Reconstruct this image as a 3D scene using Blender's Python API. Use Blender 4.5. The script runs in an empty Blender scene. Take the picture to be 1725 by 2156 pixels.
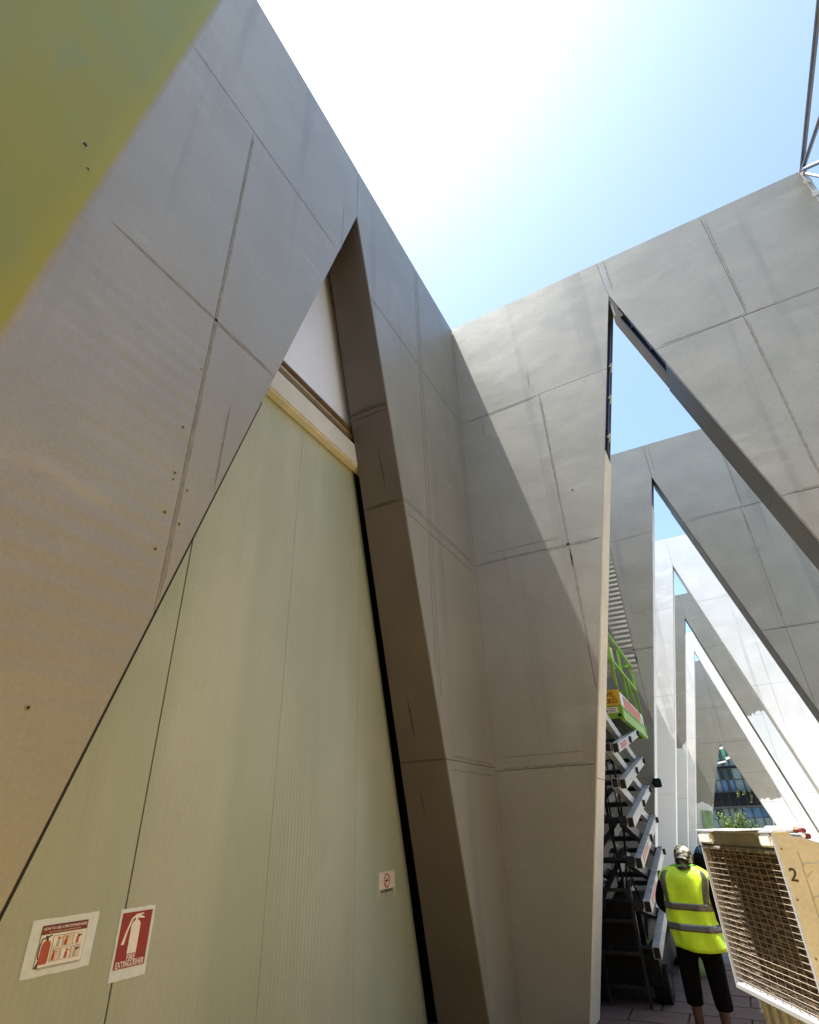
import bpy, bmesh, math, random
from mathutils import Vector, Matrix
from math import radians as R, sin, cos, pi
random.seed(7)
scn = bpy.context.scene
COL = scn.collection

# ------------------------------------------------------------------ camera
CAM_H = 2.0
cd = bpy.data.cameras.new('camera'); cam = bpy.data.objects.new('camera', cd); COL.objects.link(cam)
cd.sensor_fit = 'HORIZONTAL'; cd.sensor_width = 36.0; cd.lens = 1156.8 / 1725 * 36
cd.clip_start = 0.05; cd.clip_end = 2000
PIT, ROLL, YAW = R(29.6276), R(-2.102), R(26.4693)
def cam_dir(xr, zr, y):
    x = xr * cos(ROLL) - zr * sin(ROLL); z = xr * sin(ROLL) + zr * cos(ROLL)
    Y = y * cos(PIT) - z * sin(PIT); Z = y * sin(PIT) + z * cos(PIT)
    return Vector((x * cos(YAW) - Y * sin(YAW), x * sin(YAW) + Y * cos(YAW), Z))
rt, up, fw = cam_dir(1, 0, 0), cam_dir(0, 1, 0), cam_dir(0, 0, 1)
cam.matrix_world = Matrix(((rt.x, up.x, -fw.x, 0), (rt.y, up.y, -fw.y, 0), (rt.z, up.z, -fw.z, CAM_H), (0, 0, 0, 1)))
scn.camera = cam

# ------------------------------------------------------------------ sky, sun, exposure
SUN = Vector((-0.222, -0.076, 1.0)).normalized()           # towards the sun
elev = math.asin(SUN.z); azim = math.atan2(SUN.x, SUN.y)   # azimuth from +Y towards +X
w = bpy.data.worlds.new('World'); scn.world = w; w.use_nodes = True
nt = w.node_tree; nt.nodes.clear()
sky = nt.nodes.new('ShaderNodeTexSky'); sky.sky_type = 'NISHITA'; sky.sun_disc = False
sky.sun_elevation = elev; sky.sun_rotation = azim
sky.altitude = 20; sky.air_density = 1.0; sky.dust_density = 2.6; sky.ozone_density = 1.0
bg = nt.nodes.new('ShaderNodeBackground'); bg.inputs['Strength'].default_value = 0.11
wo = nt.nodes.new('ShaderNodeOutputWorld')
tint = nt.nodes.new('ShaderNodeVectorMath'); tint.operation = 'MULTIPLY'; tint.inputs[1].default_value = (0.96, 1.06, 1.08)   # shifts the sky colour slightly towards cyan
nt.links.new(sky.outputs[0], tint.inputs[0]); nt.links.new(tint.outputs[0], bg.inputs['Color']); nt.links.new(bg.outputs[0], wo.inputs['Surface'])
sl = bpy.data.lights.new('sun', 'SUN'); sl.energy = 5.0; sl.angle = R(0.53); sl.color = (1.0, 0.97, 0.93)
so = bpy.data.objects.new('sun', sl); COL.objects.link(so)
so.rotation_euler = SUN.to_track_quat('Z', 'Y').to_euler(); so.location = (0, 0, 40)
scn.view_settings.view_transform = 'Standard'; scn.view_settings.look = 'None'
scn.view_settings.gamma = 1.0; scn.view_settings.use_curve_mapping = False
scn.view_settings.exposure = 1.6

# ------------------------------------------------------------------ materials
MATS = {}
def mat(name, col, rough=0.5, metal=0.0, var=0.12, scale=3.0, bump=0.0, bscale=60.0, spec=0.5, grain=0.0, extra=None):
    if name in MATS: return MATS[name]
    m = bpy.data.materials.new(name); m.use_nodes = True
    t = m.node_tree; n = t.nodes; L = t.links
    b = n['Principled BSDF']
    b.inputs['Roughness'].default_value = rough; b.inputs['Metallic'].default_value = metal
    b.inputs['Specular IOR Level'].default_value = spec
    tc = n.new('ShaderNodeTexCoord')
    no = n.new('ShaderNodeTexNoise'); no.inputs['Scale'].default_value = scale; no.inputs['Detail'].default_value = 5
    L.new(tc.outputs['Object'], no.inputs['Vector'])
    rmp = n.new('ShaderNodeMapRange'); rmp.inputs[1].default_value = 0.3; rmp.inputs[2].default_value = 0.7
    rmp.inputs[3].default_value = 1 - var; rmp.inputs[4].default_value = 1 + var
    L.new(no.outputs[0], rmp.inputs[0])
    mx = n.new('ShaderNodeVectorMath'); mx.operation = 'SCALE'; mx.inputs[0].default_value = col[:3]
    L.new(rmp.outputs[0], mx.inputs['Scale'])
    out = mx.outputs[0]
    if grain:
        g = n.new('ShaderNodeTexNoise'); g.inputs['Scale'].default_value = 42; g.inputs['Detail'].default_value = 4
        L.new(tc.outputs['Object'], g.inputs['Vector'])
        gr = n.new('ShaderNodeMapRange'); gr.inputs[1].default_value = 0.3; gr.inputs[2].default_value = 0.7
        gr.inputs[3].default_value = 1 - grain; gr.inputs[4].default_value = 1 + grain
        L.new(g.outputs[0], gr.inputs[0])
        m2 = n.new('ShaderNodeVectorMath'); m2.operation = 'SCALE'
        L.new(out, m2.inputs[0]); L.new(gr.outputs[0], m2.inputs['Scale']); out = m2.outputs[0]
    L.new(out, b.inputs['Base Color'])
    if bump:
        bn = n.new('ShaderNodeTexNoise'); bn.inputs['Scale'].default_value = bscale; bn.inputs['Detail'].default_value = 3
        L.new(tc.outputs['Object'], bn.inputs['Vector'])
        bp = n.new('ShaderNodeBump'); bp.inputs['Strength'].default_value = 1.0; bp.inputs['Distance'].default_value = bump
        L.new(bn.outputs[0], bp.inputs['Height']); L.new(bp.outputs[0], b.inputs['Normal'])
    if extra: extra(m, t, b, tc, out)
    MATS[name] = m
    return m

def mathn(t, op, a, b=None, c=None):
    nd = t.nodes.new('ShaderNodeMath'); nd.operation = op
    for i, v in enumerate((a, b, c)):
        if v is None: continue
        if hasattr(v, 'links') or hasattr(v, 'is_output'): t.links.new(v, nd.inputs[i])
        else: nd.inputs[i].default_value = v
    return nd.outputs[0]
def mixc(t, fac, a, b):
    nd = t.nodes.new('ShaderNodeMix'); nd.data_type = 'RGBA'
    for s, v in ((nd.inputs[0], fac), (nd.inputs[6], a), (nd.inputs[7], b)):
        if hasattr(v, 'is_output'): t.links.new(v, s)
        else: s.default_value = v if not isinstance(v, tuple) else (*v[:3], 1)
    return nd.outputs[2]
def smooth(t, v, a, b):
    nd = t.nodes.new('ShaderNodeMapRange'); nd.interpolation_type = 'SMOOTHSTEP'
    t.links.new(v, nd.inputs[0]); nd.inputs[1].default_value = a; nd.inputs[2].default_value = b
    return nd.outputs[0]
def noise(t, vec, scale, detail=4, stretch=None):
    if stretch:
        mp = t.nodes.new('ShaderNodeMapping'); mp.inputs['Scale'].default_value = stretch
        t.links.new(vec, mp.inputs['Vector']); vec = mp.outputs[0]
    nd = t.nodes.new('ShaderNodeTexNoise'); nd.inputs['Scale'].default_value = scale; nd.inputs['Detail'].default_value = detail
    t.links.new(vec, nd.inputs['Vector']); return nd.outputs[0]
def add_bump(t, b, height, dist):
    bp = t.nodes.new('ShaderNodeBump'); bp.inputs['Strength'].default_value = 1.0; bp.inputs['Distance'].default_value = dist
    t.links.new(height, bp.inputs['Height'])
    if b.inputs['Normal'].links: t.links.new(b.inputs['Normal'].links[0].from_socket, bp.inputs['Normal'])
    t.links.new(bp.outputs[0], b.inputs['Normal'])

GREY = (0.262, 0.250, 0.208)
def steel(name, ripple=None, olive=False, paint=None, col=GREY, rough=0.43, metal=0.24, spec=.65):
    """painted steel cladding: cloudy dents, faint run marks, fine grain; optional ripples, sprayed colour, or brushed white coat"""
    def ex(m, t, b, tc, out):
        O = tc.outputs['Object']; sp = t.nodes.new('ShaderNodeSeparateXYZ'); t.links.new(O, sp.inputs[0])
        # run marks down the sheet
        st = noise(t, O, 1.0, 4, (2.6, 2.6, 0.16))
        c = mixc(t, smooth(t, st, 0.56, 0.72), out, (col[0] * .82, col[1] * .82, col[2] * .84))
        # scuffs
        sc = noise(t, O, 1.0, 6, (1.1, 1.1, 3.2))
        c = mixc(t, mathn(t, 'MULTIPLY', smooth(t, sc, 0.6, 0.74), 0.5), c, (col[0] * 1.25, col[1] * 1.25, col[2] * 1.25))
        if paint:
            pa, zl, zr, x0, x1 = paint      # white coat below a brushed edge
            jag = noise(t, O, 1.0, 3, (2.2, 2.2, .35))
            jag2 = noise(t, O, 1.0, 4, (4, 4, 2.5))
            xx = t.nodes.new('ShaderNodeMapRange'); t.links.new(sp.outputs[0], xx.inputs[0])
            xx.inputs[1].default_value = x0; xx.inputs[2].default_value = x1; xx.inputs[3].default_value = zl; xx.inputs[4].default_value = zr
            h = mathn(t, 'SUBTRACT', sp.outputs[2], xx.outputs[0])
            h = mathn(t, 'ADD', h, mathn(t, 'MULTIPLY', mathn(t, 'SUBTRACT', jag, .5), 1.0))
            h = mathn(t, 'ADD', h, mathn(t, 'MULTIPLY', mathn(t, 'SUBTRACT', jag2, .5), .5))
            c = mixc(t, smooth(t, h, 0.03, -0.03), c, pa)
        if olive:
            # signed distance to the sprayed edge (line in the wall's own y, z)
            d = mathn(t, 'SUBTRACT', sp.outputs[1], mathn(t, 'MULTIPLY_ADD', sp.outputs[2], 0.0864, 0.4906))
            wob = mathn(t, 'MULTIPLY', mathn(t, 'SUBTRACT', noise(t, O, 3.5, 4), .5), .02)
            d = mathn(t, 'ADD', d, wob)
            oc = mixc(t, smooth(t, noise(t, O, 1.4, 4), .38, .66), (0.21, 0.22, 0.05), (0.19, 0.22, 0.07))
            oc = mixc(t, mathn(t, 'MULTIPLY', smooth(t, noise(t, O, 1.0, 5, (3, 3, 1.1)), .60, .74), .35), oc, (0.10, 0.19, 0.16))
            oc = mixc(t, mathn(t, 'MULTIPLY', smooth(t, d, -.2, -.07), .6), oc, (0.25, 0.25, 0.04))
            c = mixc(t, smooth(t, d, -0.015, -0.05), c, oc)
        t.links.new(c, b.inputs['Base Color'])
        # slack sheet: broad shallow dents
        add_bump(t, b, noise(t, O, 0.75, 2), 0.014)
        add_bump(t, b, noise(t, O, 2.6, 2), 0.003)
        rn = t.nodes.new('ShaderNodeMapRange'); t.links.new(noise(t, O, 1.7, 4), rn.inputs[0])
        rn.inputs[3].default_value = rough - .07; rn.inputs[4].default_value = rough + .1
        t.links.new(rn.outputs[0], b.inputs['Roughness'])
        if ripple:
            axis, edge, reach, z0, z1 = ripple
            wv = t.nodes.new('ShaderNodeTexNoise'); wv.noise_dimensions = '3D'; wv.inputs['Detail'].default_value = 1
            wv.inputs['Scale'].default_value = 1.0
            mp = t.nodes.new('ShaderNodeMapping'); mp.inputs['Scale'].default_value = (.25, .35, 5.2) if axis == 1 else (.3, .3, 5.2)
            t.links.new(O, mp.inputs['Vector']); t.links.new(mp.outputs[0], wv.inputs['Vector'])
            s = mathn(t, 'SINE', mathn(t, 'MULTIPLY_ADD', sp.outputs[2], 2 * pi / (0.145 if axis == 1 else .125), 0.0))
            s = mathn(t, 'ADD', mathn(t, 'MULTIPLY', s, .3 if axis == 1 else .8), mathn(t, 'MULTIPLY', wv.outputs[0], 1.6 if axis == 1 else .3))
            d = mathn(t, 'SUBTRACT', edge, sp.outputs[axis])
            f = mathn(t, 'MULTIPLY', smooth(t, d, reach, 0.05), mathn(t, 'MULTIPLY', smooth(t, sp.outputs[2], z0, z0 + .5), smooth(t, sp.outputs[2], z1, z1 - .5)))
            add_bump(t, b, mathn(t, 'MULTIPLY', s, f), 0.0055 if axis == 1 else 0.004)
    return mat(name, col, rough, metal, .07, 1.3, .0007, 55, spec, .065, ex)

steel('cladding_grey'); steel('cladding_ripple', ripple=(1, 2.04, 1.9, 2.3, 5.5))
steel('cladding_olive', olive=True, metal=0.0, spec=.25, rough=.55)
steel('cladding_ripple_far', ripple=(0, -1.2, 0.75, 4.9, 8.1))
steel('cladding_white', metal=0.0, col=(.86, .85, .81), rough=.5, paint=((.91, .90, .86), 4.5, 4.5, -3, 4))
steel('cladding_white_b', metal=0.0, col=(.92, .91, .86), rough=.5)
steel('cladding_half', paint=((.74, .76, .75), 4.7, 5.7, -1.5, 2.0))
steel('cladding_low', paint=((.74, .76, .73), 2.5, 2.75, -1.5, 2.0))
mat('core_grey', (.11, .10, .09), .6, var=.15, scale=2, grain=.06)
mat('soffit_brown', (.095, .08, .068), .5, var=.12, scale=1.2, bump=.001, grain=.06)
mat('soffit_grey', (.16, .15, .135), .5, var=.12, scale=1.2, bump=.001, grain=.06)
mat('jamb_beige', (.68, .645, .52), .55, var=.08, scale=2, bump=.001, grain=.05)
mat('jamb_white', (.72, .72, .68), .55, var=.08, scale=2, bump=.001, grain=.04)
mat('dark_steel', (.035, .036, .042), .45, .3, .2, 6)
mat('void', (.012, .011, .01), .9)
def ribbed(m, t, b, tc, out):
    O = tc.outputs['Object']; sp = t.nodes.new('ShaderNodeSeparateXYZ'); t.links.new(O, sp.inputs[0])
    s = mathn(t, 'SINE', mathn(t, 'MULTIPLY', sp.outputs[1], 2 * pi / .045))
    add_bump(t, b, s, .0007)
    add_bump(t, b, noise(t, O, .9, 2), .02)
    bd = noise(t, O, 1.0, 3, (1.6, 1.6, .12)); gm = noise(t, O, 1.0, 4, (.9, .9, .7))
    st = noise(t, O, 1.0, 5, (6, 6, .25))
    out = mixc(t, smooth(t, bd, .38, .62), out, (.32, .36, .275)); out = mixc(t, mathn(t, 'MULTIPLY', smooth(t, gm, .5, .7), .5), out, (.41, .415, .355))
    c = mixc(t, mathn(t, 'MULTIPLY', smooth(t, st, .52, .7), .35), out, (.33, .335, .26))
    t.links.new(c, b.inputs['Base Color'])
mat('hoarding_beige', (.37, .40, .32), .38, var=.06, scale=1.0, grain=.05, extra=ribbed)
mat('cap_cream', (.52, .51, .47), .45, var=.1, scale=3, bump=.001, grain=.05)
mat('rail_brown', (.15, .115, .08), .45, var=.2, scale=4)
mat('rail_light', (.5, .46, .4), .35, .4)
mat('panel_white', (.74, .81, .95), .5, var=.03, scale=1.5, grain=.03)
mat('paper', (.62, .69, .70), .35, var=.08, scale=18, bump=.0015, bscale=25)
mat('print_red', (.27, .022, .016), .4, var=.15, scale=12)
mat('print_maroon', (.17, .02, .015), .4, var=.15, scale=20)
mat('print_orange', (.40, .07, .03), .4, var=.2, scale=20)
mat('print_white', (.75, .73, .7), .4, var=.06, scale=30)
mat('print_grey', (.36, .36, .34), .4, var=.25, scale=60)
mat('print_black', (.02, .02, .02), .4)
mat('print_yellow', (.60, .40, .10), .4)
mat('print_pink', (.66, .56, .50), .4, var=.1, scale=40)
mat('lime', (.20, .42, .025), .4, var=.22, scale=5, bump=.001)
mat('lime_dark', (.016, .026, .006), .6, var=.3, scale=4, spec=.2)
mat('sign_yellow', (.70, .46, .03), .45, var=.15, scale=8)
mat('decal_red', (.55, .10, .07), .45, var=.3, scale=25)
mat('galv', (.46, .46, .43), .45, .25, .3, 9, .0012, 40, grain=.1)
mat('galv_shaded', (.02, .02, .02), .5, .2, .3, 6, spec=.25)  # near-black copy of galv, deep shade of the lift put into its colour
mat('black_paint', (.007, .007, .0075), .55, var=.4, scale=5, spec=.15)
mat('rubber', (.01, .01, .01), .85, spec=.1)
mat('cooler_shell', (.44, .445, .45), .5, var=.1, scale=3, bump=.0012, bscale=30, grain=.07)
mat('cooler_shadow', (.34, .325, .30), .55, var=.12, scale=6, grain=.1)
mat('cooler_sunlit', (.85, .83, .79), .45, var=.04)  # paler copy of the shell with sunlight put into its colour
def padx(m, t, b, tc, out):
    O = tc.outputs['Object']
    mp = t.nodes.new('ShaderNodeMapping'); mp.inputs['Rotation'].default_value = (R(38), 0, 0); mp.inputs['Scale'].default_value = (1, 12, 70)
    t.links.new(O, mp.inputs['Vector'])
    nd = t.nodes.new('ShaderNodeTexNoise'); nd.inputs['Scale'].default_value = 1.0; nd.inputs['Detail'].default_value = 3
    t.links.new(mp.outputs[0], nd.inputs['Vector'])
    add_bump(t, b, nd.outputs[0], .03)
    c = mixc(t, smooth(t, nd.outputs[0], .45, .62), (.035, .025, .016), (.23, .17, .115)); t.links.new(c, b.inputs['Base Color'])
mat('pad', (.12, .09, .06), .85, extra=padx)
mat('wire', (.40, .33, .25), .4, .2, .1, 9)
mat('vest', (.46, .70, .01), .55, var=.12, scale=9, bump=.006, bscale=9)
_v = MATS['vest'].node_tree.nodes['Principled BSDF']; _v.inputs['Sheen Weight'].default_value = .2
mat('vest_trim', (.12, .42, .03), .6)
mat('reflective', (.10, .105, .10), .35, .3, .2, 30)
mat('cloth_black', (.0035, .0035, .004), .9, spec=.08, var=.3, scale=12, bump=.006, bscale=14)
mat('skin', (.055, .028, .018), .55, var=.1, scale=20)
def camo(m, t, b, tc, out):
    O = tc.outputs['Object']
    n1 = noise(t, O, 13, 2); n2 = noise(t, O, 17, 2, (1, 1, 2))
    c = mixc(t, smooth(t, n1, .50, .53), (.018, .028, .02), (.42, .40, .30))
    c = mixc(t, smooth(t, n2, .55, .58), c, (.10, .075, .055)); t.links.new(c, b.inputs['Base Color'])
mat('camo', (.1, .1, .08), .8, bump=.004, bscale=18, extra=camo)
mat('bag_blue', (.03, .12, .22), .6)
mat('paver', (.095, .06, .05), .8, var=.18, scale=3, bump=.004, bscale=30, grain=.12)
mat('ground_far', (.13, .13, .125), .9, var=.2, scale=.3, bump=.01, bscale=9)
mat('ground', (.53, .365, .10), .9, var=.2, scale=.5, bump=.01, bscale=9, grain=.1)
mat('bounce_court', (.46, .42, .35), .9, var=.12, scale=.6, bump=.006, bscale=12)
mat('added_fence_brown', (.42, .285, .10), .7, var=.2, scale=2)
mat('truss_steel', (.12, .125, .16), .45, .3, .15, 6)
mat('trim_cream', (.36, .36, .34), .5, var=.2, scale=7, bump=.004, bscale=20)
mat('glass_dark', (.012, .03, .034), .08, 0, .3, .8, spec=.6)
mat('glass_blue', (.05, .13, .24), .08, 0, .3, 1.3, spec=.7)
mat('blind', (.12, .19, .20), .4, var=.1, scale=2)
def blindx(m, t, b, tc, out):
    O = tc.outputs['Object']; sp = t.nodes.new('ShaderNodeSeparateXYZ'); t.links.new(O, sp.inputs[0])
    s = mathn(t, 'SINE', mathn(t, 'MULTIPLY', sp.outputs[0], 2 * pi / .12)); s2 = mathn(t, 'SINE', mathn(t, 'MULTIPLY', sp.outputs[2], 2 * pi / .12))
    c = mixc(t, smooth(t, mathn(t, 'MAXIMUM', s, s2), .7, .95), (.06, .10, .105), (.17, .24, .25)); t.links.new(c, b.inputs['Base Color'])
mat('blind_mesh', (.12, .19, .20), .35, extra=blindx)
mat('glass_green', (.09, .27, .20), .15, 0, .5, 1.1)
mat('facade_black', (.005, .006, .008), .6, spec=.1)
mat('facade_frame', (.022, .028, .03), .4)
mat('facade_white', (.7, .7, .66), .6)
mat('leaf', (.085, .13, .022), .6, var=.5, scale=2.5)
mat('leaf_dark', (.03, .065, .018), .6, var=.5, scale=2.5)
mat('bark', (.09, .06, .04), .8)
mat('green_sheet', (.24, .36, .17), .5, var=.35, scale=2.2, bump=.02, bscale=3)
mat('white_sheet', (.74, .74, .72), .5, var=.06, scale=8)
mat('maroon', (.13, .012, .02), .45)
mat('sealant', (.175, .166, .143), .7, var=.2, scale=14)
mat('scuff', (.15, .145, .13), .7, var=.2, scale=20)
mat('scuff_dark', (.05, .043, .036), .7, var=.2, scale=20)
mat('hole_dark', (.01, .01, .01), .8)
mat('putty', (.24, .24, .13), .7, var=.3, scale=40)

# ------------------------------------------------------------------ mesh helpers
class MB:
    def __init__(s): s.v = []; s.f = []; s.mi = []
    def add(s, vs, fs, mi=0):
        o = len(s.v); s.v += [tuple(v) for v in vs]; s.f += [tuple(i + o for i in f) for f in fs]; s.mi += [mi] * len(fs); return s
    def box(s, a, b, mi=0):
        (x0, y0, z0), (x1, y1, z1) = a, b
        vs = [(x0, y0, z0), (x1, y0, z0), (x1, y1, z0), (x0, y1, z0), (x0, y0, z1), (x1, y0, z1), (x1, y1, z1), (x0, y1, z1)]
        return s.add(vs, [(0, 3, 2, 1), (4, 5, 6, 7), (0, 1, 5, 4), (1, 2, 6, 5), (2, 3, 7, 6), (3, 0, 4, 7)], mi)
    def bar(s, p, q, wd, ht, mi=0, upv=(0, 0, 1)):
        p, q = Vector(p), Vector(q); d = (q - p).normalized(); u = Vector(upv)
        if abs(d.dot(u)) > .98: u = Vector((0, 1, 0))
        a = d.cross(u).normalized() * wd / 2; c = a.cross(d).normalized() * ht / 2
        vs = [p - a - c, p + a - c, p + a + c, p - a + c, q - a - c, q + a - c, q + a + c, q - a + c]
        return s.add(vs, [(0, 1, 2, 3), (7, 6, 5, 4), (0, 4, 5, 1), (1, 5, 6, 2), (2, 6, 7, 3), (3, 7, 4, 0)], mi)
    def tube(s, pts, r, n=8, mi=0, cap=True):
        pts = [Vector(p) for p in pts]; rs = r if isinstance(r, (list, tuple)) else [r] * len(pts); rings = []
        for i, p in enumerate(pts):
            d = (pts[min(i + 1, len(pts) - 1)] - pts[max(i - 1, 0)]).normalized()
            u = Vector((0, 0, 1)) if abs(d.z) < .9 else Vector((0, 1, 0))
            a = d.cross(u).normalized(); c = a.cross(d)
            rings.append([p + (a * cos(2 * pi * k / n) + c * sin(2 * pi * k / n)) * rs[i] for k in range(n)])
        vs = [v for g in rings for v in g]; fs = []
        for i in range(len(pts) - 1):
            for k in range(n):
                fs.append((i * n + k, i * n + (k + 1) % n, (i + 1) * n + (k + 1) % n, (i + 1) * n + k))
        if cap: fs += [tuple(range(n - 1, -1, -1)), tuple((len(pts) - 1) * n + k for k in range(n))]
        return s.add(vs, fs, mi)
    def prism(s, poly, fn, d0, d1, mi=0):
        """poly in (u,z); fn(u,z,d) -> point; front face at d0, back at d1"""
        n = len(poly); vs = [fn(u, z, d0) for u, z in poly] + [fn(u, z, d1) for u, z in poly]
        fs = [tuple(range(n)), tuple(range(2 * n - 1, n - 1, -1))] + [(k, k + n, (k + 1) % n + n, (k + 1) % n) for k in range(n)]
        return s.add(vs, fs, mi)
    def build(s, name, ms, parent=None, smooth=False, bevel=0, loc=None):
        me = bpy.data.meshes.new(name); me.from_pydata(s.v, [], s.f)
        for m in (ms if isinstance(ms, (list, tuple)) else [ms]): me.materials.append(MATS[m])
        for p, i in zip(me.polygons, s.mi): p.material_index = i
        bm = bmesh.new(); bm.from_mesh(me); bmesh.ops.recalc_face_normals(bm, faces=bm.faces)
        if bevel: bmesh.ops.bevel(bm, geom=bm.edges[:], offset=bevel, segments=2, affect='EDGES', clamp_overlap=True)
        bm.to_mesh(me); bm.free()
        if smooth:
            for p in me.polygons: p.use_smooth = True
        o = bpy.data.objects.new(name, me); COL.objects.link(o)
        if parent: o.parent = parent
        if loc: o.location = loc
        return o
def thing(name, label, cat, loc=(0, 0, 0), rz=0, group=None):
    o = bpy.data.objects.new(name, None); COL.objects.link(o); o.empty_display_size = .2
    o.location = loc; o.rotation_euler = (0, 0, rz); return tag(o, label, cat, group)
def tag(o, label, cat, group=None):
    o['label'] = label; o['category'] = cat
    if group: o['group'] = group
    return o
def struct(o): o['kind'] = 'structure'; return o
def text_mesh(body, size, name, m, parent, mw, extrude=.0006, align='CENTER', sx=1.0):
    cu = bpy.data.curves.new('txt', 'FONT'); cu.body = body; cu.size = size; cu.align_x = align; cu.align_y = 'CENTER'
    cu.extrude = extrude; cu.resolution_u = 3; cu.offset = size * .012
    to = bpy.data.objects.new('txt', cu); COL.objects.link(to)
    bpy.context.view_layer.update()
    me = bpy.data.meshes.new_from_object(to.evaluated_get(bpy.context.evaluated_depsgraph_get()))
    bpy.data.objects.remove(to); me.name = name
    me.transform(Matrix.Diagonal((sx, 1, 1, 1))); me.transform(mw)
    me.materials.clear(); me.materials.append(MATS[m])
    o = bpy.data.objects.new(name, me); COL.objects.link(o); o.parent = parent; return o

def clip(poly, a, b, c, keep=1):
    """keep part of convex poly where keep*(a*u+b*z-c) >= 0"""
    out = []
    for i, p in enumerate(poly):
        q = poly[(i + 1) % len(poly)]
        dp = keep * (a * p[0] + b * p[1] - c); dq = keep * (a * q[0] + b * q[1] - c)
        if dp >= -1e-9: out.append(p)
        if (dp > 1e-9 and dq < -1e-9) or (dp < -1e-9 and dq > 1e-9):
            t = dp / (dp - dq); out.append((p[0] + (q[0] - p[0]) * t, p[1] + (q[1] - p[1]) * t))
    res = []
    for p in out:
        if not res or (abs(p[0] - res[-1][0]) + abs(p[1] - res[-1][1])) > 1e-5: res.append(p)
    if len(res) > 1 and abs(res[0][0] - res[-1][0]) + abs(res[0][1] - res[-1][1]) < 1e-5: res.pop()
    return res if len(res) >= 3 and abs(area(res)) > 2e-4 else None
def area(p): return sum(p[i][0] * p[(i + 1) % len(p)][1] - p[(i + 1) % len(p)][0] * p[i][1] for i in range(len(p))) / 2
def inset(poly, g):
    if area(poly) < 0: poly = poly[::-1]
    r = poly
    for i in range(len(poly)):
        p, q = poly[i], poly[(i + 1) % len(poly)]
        dx, dz = q[0] - p[0], q[1] - p[1]; l = math.hypot(dx, dz)
        if l < 1e-4: continue
        a, b = -dz / l, dx / l
        r = clip(r, a, b, a * p[0] + b * p[1] + g)
        if not r: return None
    return r
def line_through(p, q):
    dx, dz = q[0] - p[0], q[1] - p[1]; a, b = dz, -dx; l = math.hypot(a, b); a /= l; b /= l
    return a, b, a * p[0] + b * p[1]
def cells(u0, u1, rows, hole, uapex, grow=0.0):
    """rows: list of (z0, z1l, z1r, [splits]); hole: (apex, left foot, right foot)"""
    out = []
    (au, az), lf, rf = hole
    aL, bL, cL = line_through(lf, (au, az))     # + is right of the left edge (towards the hole)
    aR, bR, cR = line_through(rf, (au, az))     # + is right of the right edge
    for z0, zl, zr, sp in rows:
        us = [u0] + sorted(set([s for s in sp if u0 < s < u1] + [au])) + [u1]
        for a, b in zip(us[:-1], us[1:]):
            q0, q1 = z0 if isinstance(z0, tuple) else (z0, z0)
            ya = q0 + (q1 - q0) * (a - u0) / (u1 - u0); yb = q0 + (q1 - q0) * (b - u0) / (u1 - u0)
            za = zl + (zr - zl) * (a - u0) / (u1 - u0); zb = zl + (zr - zl) * (b - u0) / (u1 - u0)
            c = [(a, ya), (b, yb), (b, zb), (a, za)]
            c = clip(c, aL, bL, cL - grow, -1) if b <= au + 1e-6 else clip(c, aR, bR, cR + grow, 1)
            if c: out.append(c)
    return out
def panel_wall(root, fn, u0, u1, rows, hole, thick, matname, core='core_grey', gap=.0034, grow=0.0, back=True, pick=None, split=None):
    for c in cells(u0, u1, rows, hole, None):
        pieces = [(c, 1)]
        if split:
            l = line_through(*split); pieces = [(p, k) for p, k in ((clip(c, *l, -1), -1), (clip(c, *l, 1), 1)) if p]
        for p, k in pieces:
            q = inset(p, gap) if not split else inset(p, gap)
            if split and len(pieces) == 2: q = p if not inset(p, gap) else p
            if q:
                mn = pick(q, k) if pick else matname
                MB().prism(q, fn, 0, .03).build('panel', mn, root, bevel=0)
    m = MB()
    for c in cells(u0, u1, rows, hole, None, grow): m.prism(c, fn, .034, (thick(c) if callable(thick) else thick) - .034)
    m.build('core', core, root)
    if back:
        m = MB()
        for c in cells(u0, u1, rows, hole, None): m.prism(c, fn, (thick(c) if callable(thick) else thick) - .03, (thick(c) if callable(thick) else thick))
        m.build('back_sheet', core, root)

# ------------------------------------------------------------------ ground
struct(MB().add([(-400, -400, 0), (400, -400, 0), (400, 400, 0), (-400, 400, 0)], [(0, 1, 2, 3)]).build('ground', 'ground_far'))
struct(MB().add([(-3.3, -9, 0.004), (7.0, -9, 0.004), (7.0, 8.5, 0.004), (-3.3, 8.5, 0.004)], [(0, 1, 2, 3)]).build('yard', 'ground'))
GR = bpy.data.objects['yard']
pv = None
for i in range(-3, 5):
    for j in range(0, 11):
        x, y = i * .62 - .1 + (.31 if j % 2 else 0), 6.6 + j * .47
        if pv is None:
            m = MB().box((-.302, -.227, 0), (.302, .227, .03)); pv = m.build('paving_slab', 'paver', GR, bevel=.006); o = pv
        else:
            o = pv.copy(); COL.objects.link(o); o.parent = GR
        o.location = (x, y, .008 + random.uniform(-.004, .004)); o.rotation_euler = (random.uniform(-.006, .006), random.uniform(-.006, .006), random.uniform(-.01, .01))

struct(MB().add([(-12, 15.3, 0.004), (16, 15.3, 0.004), (16, 61, 0.004), (-12, 61, 0.004)], [(0, 1, 2, 3)]).build('bounce_court', 'bounce_court'))  # pale floor added to bounce warm light onto the far cross walls
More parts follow.
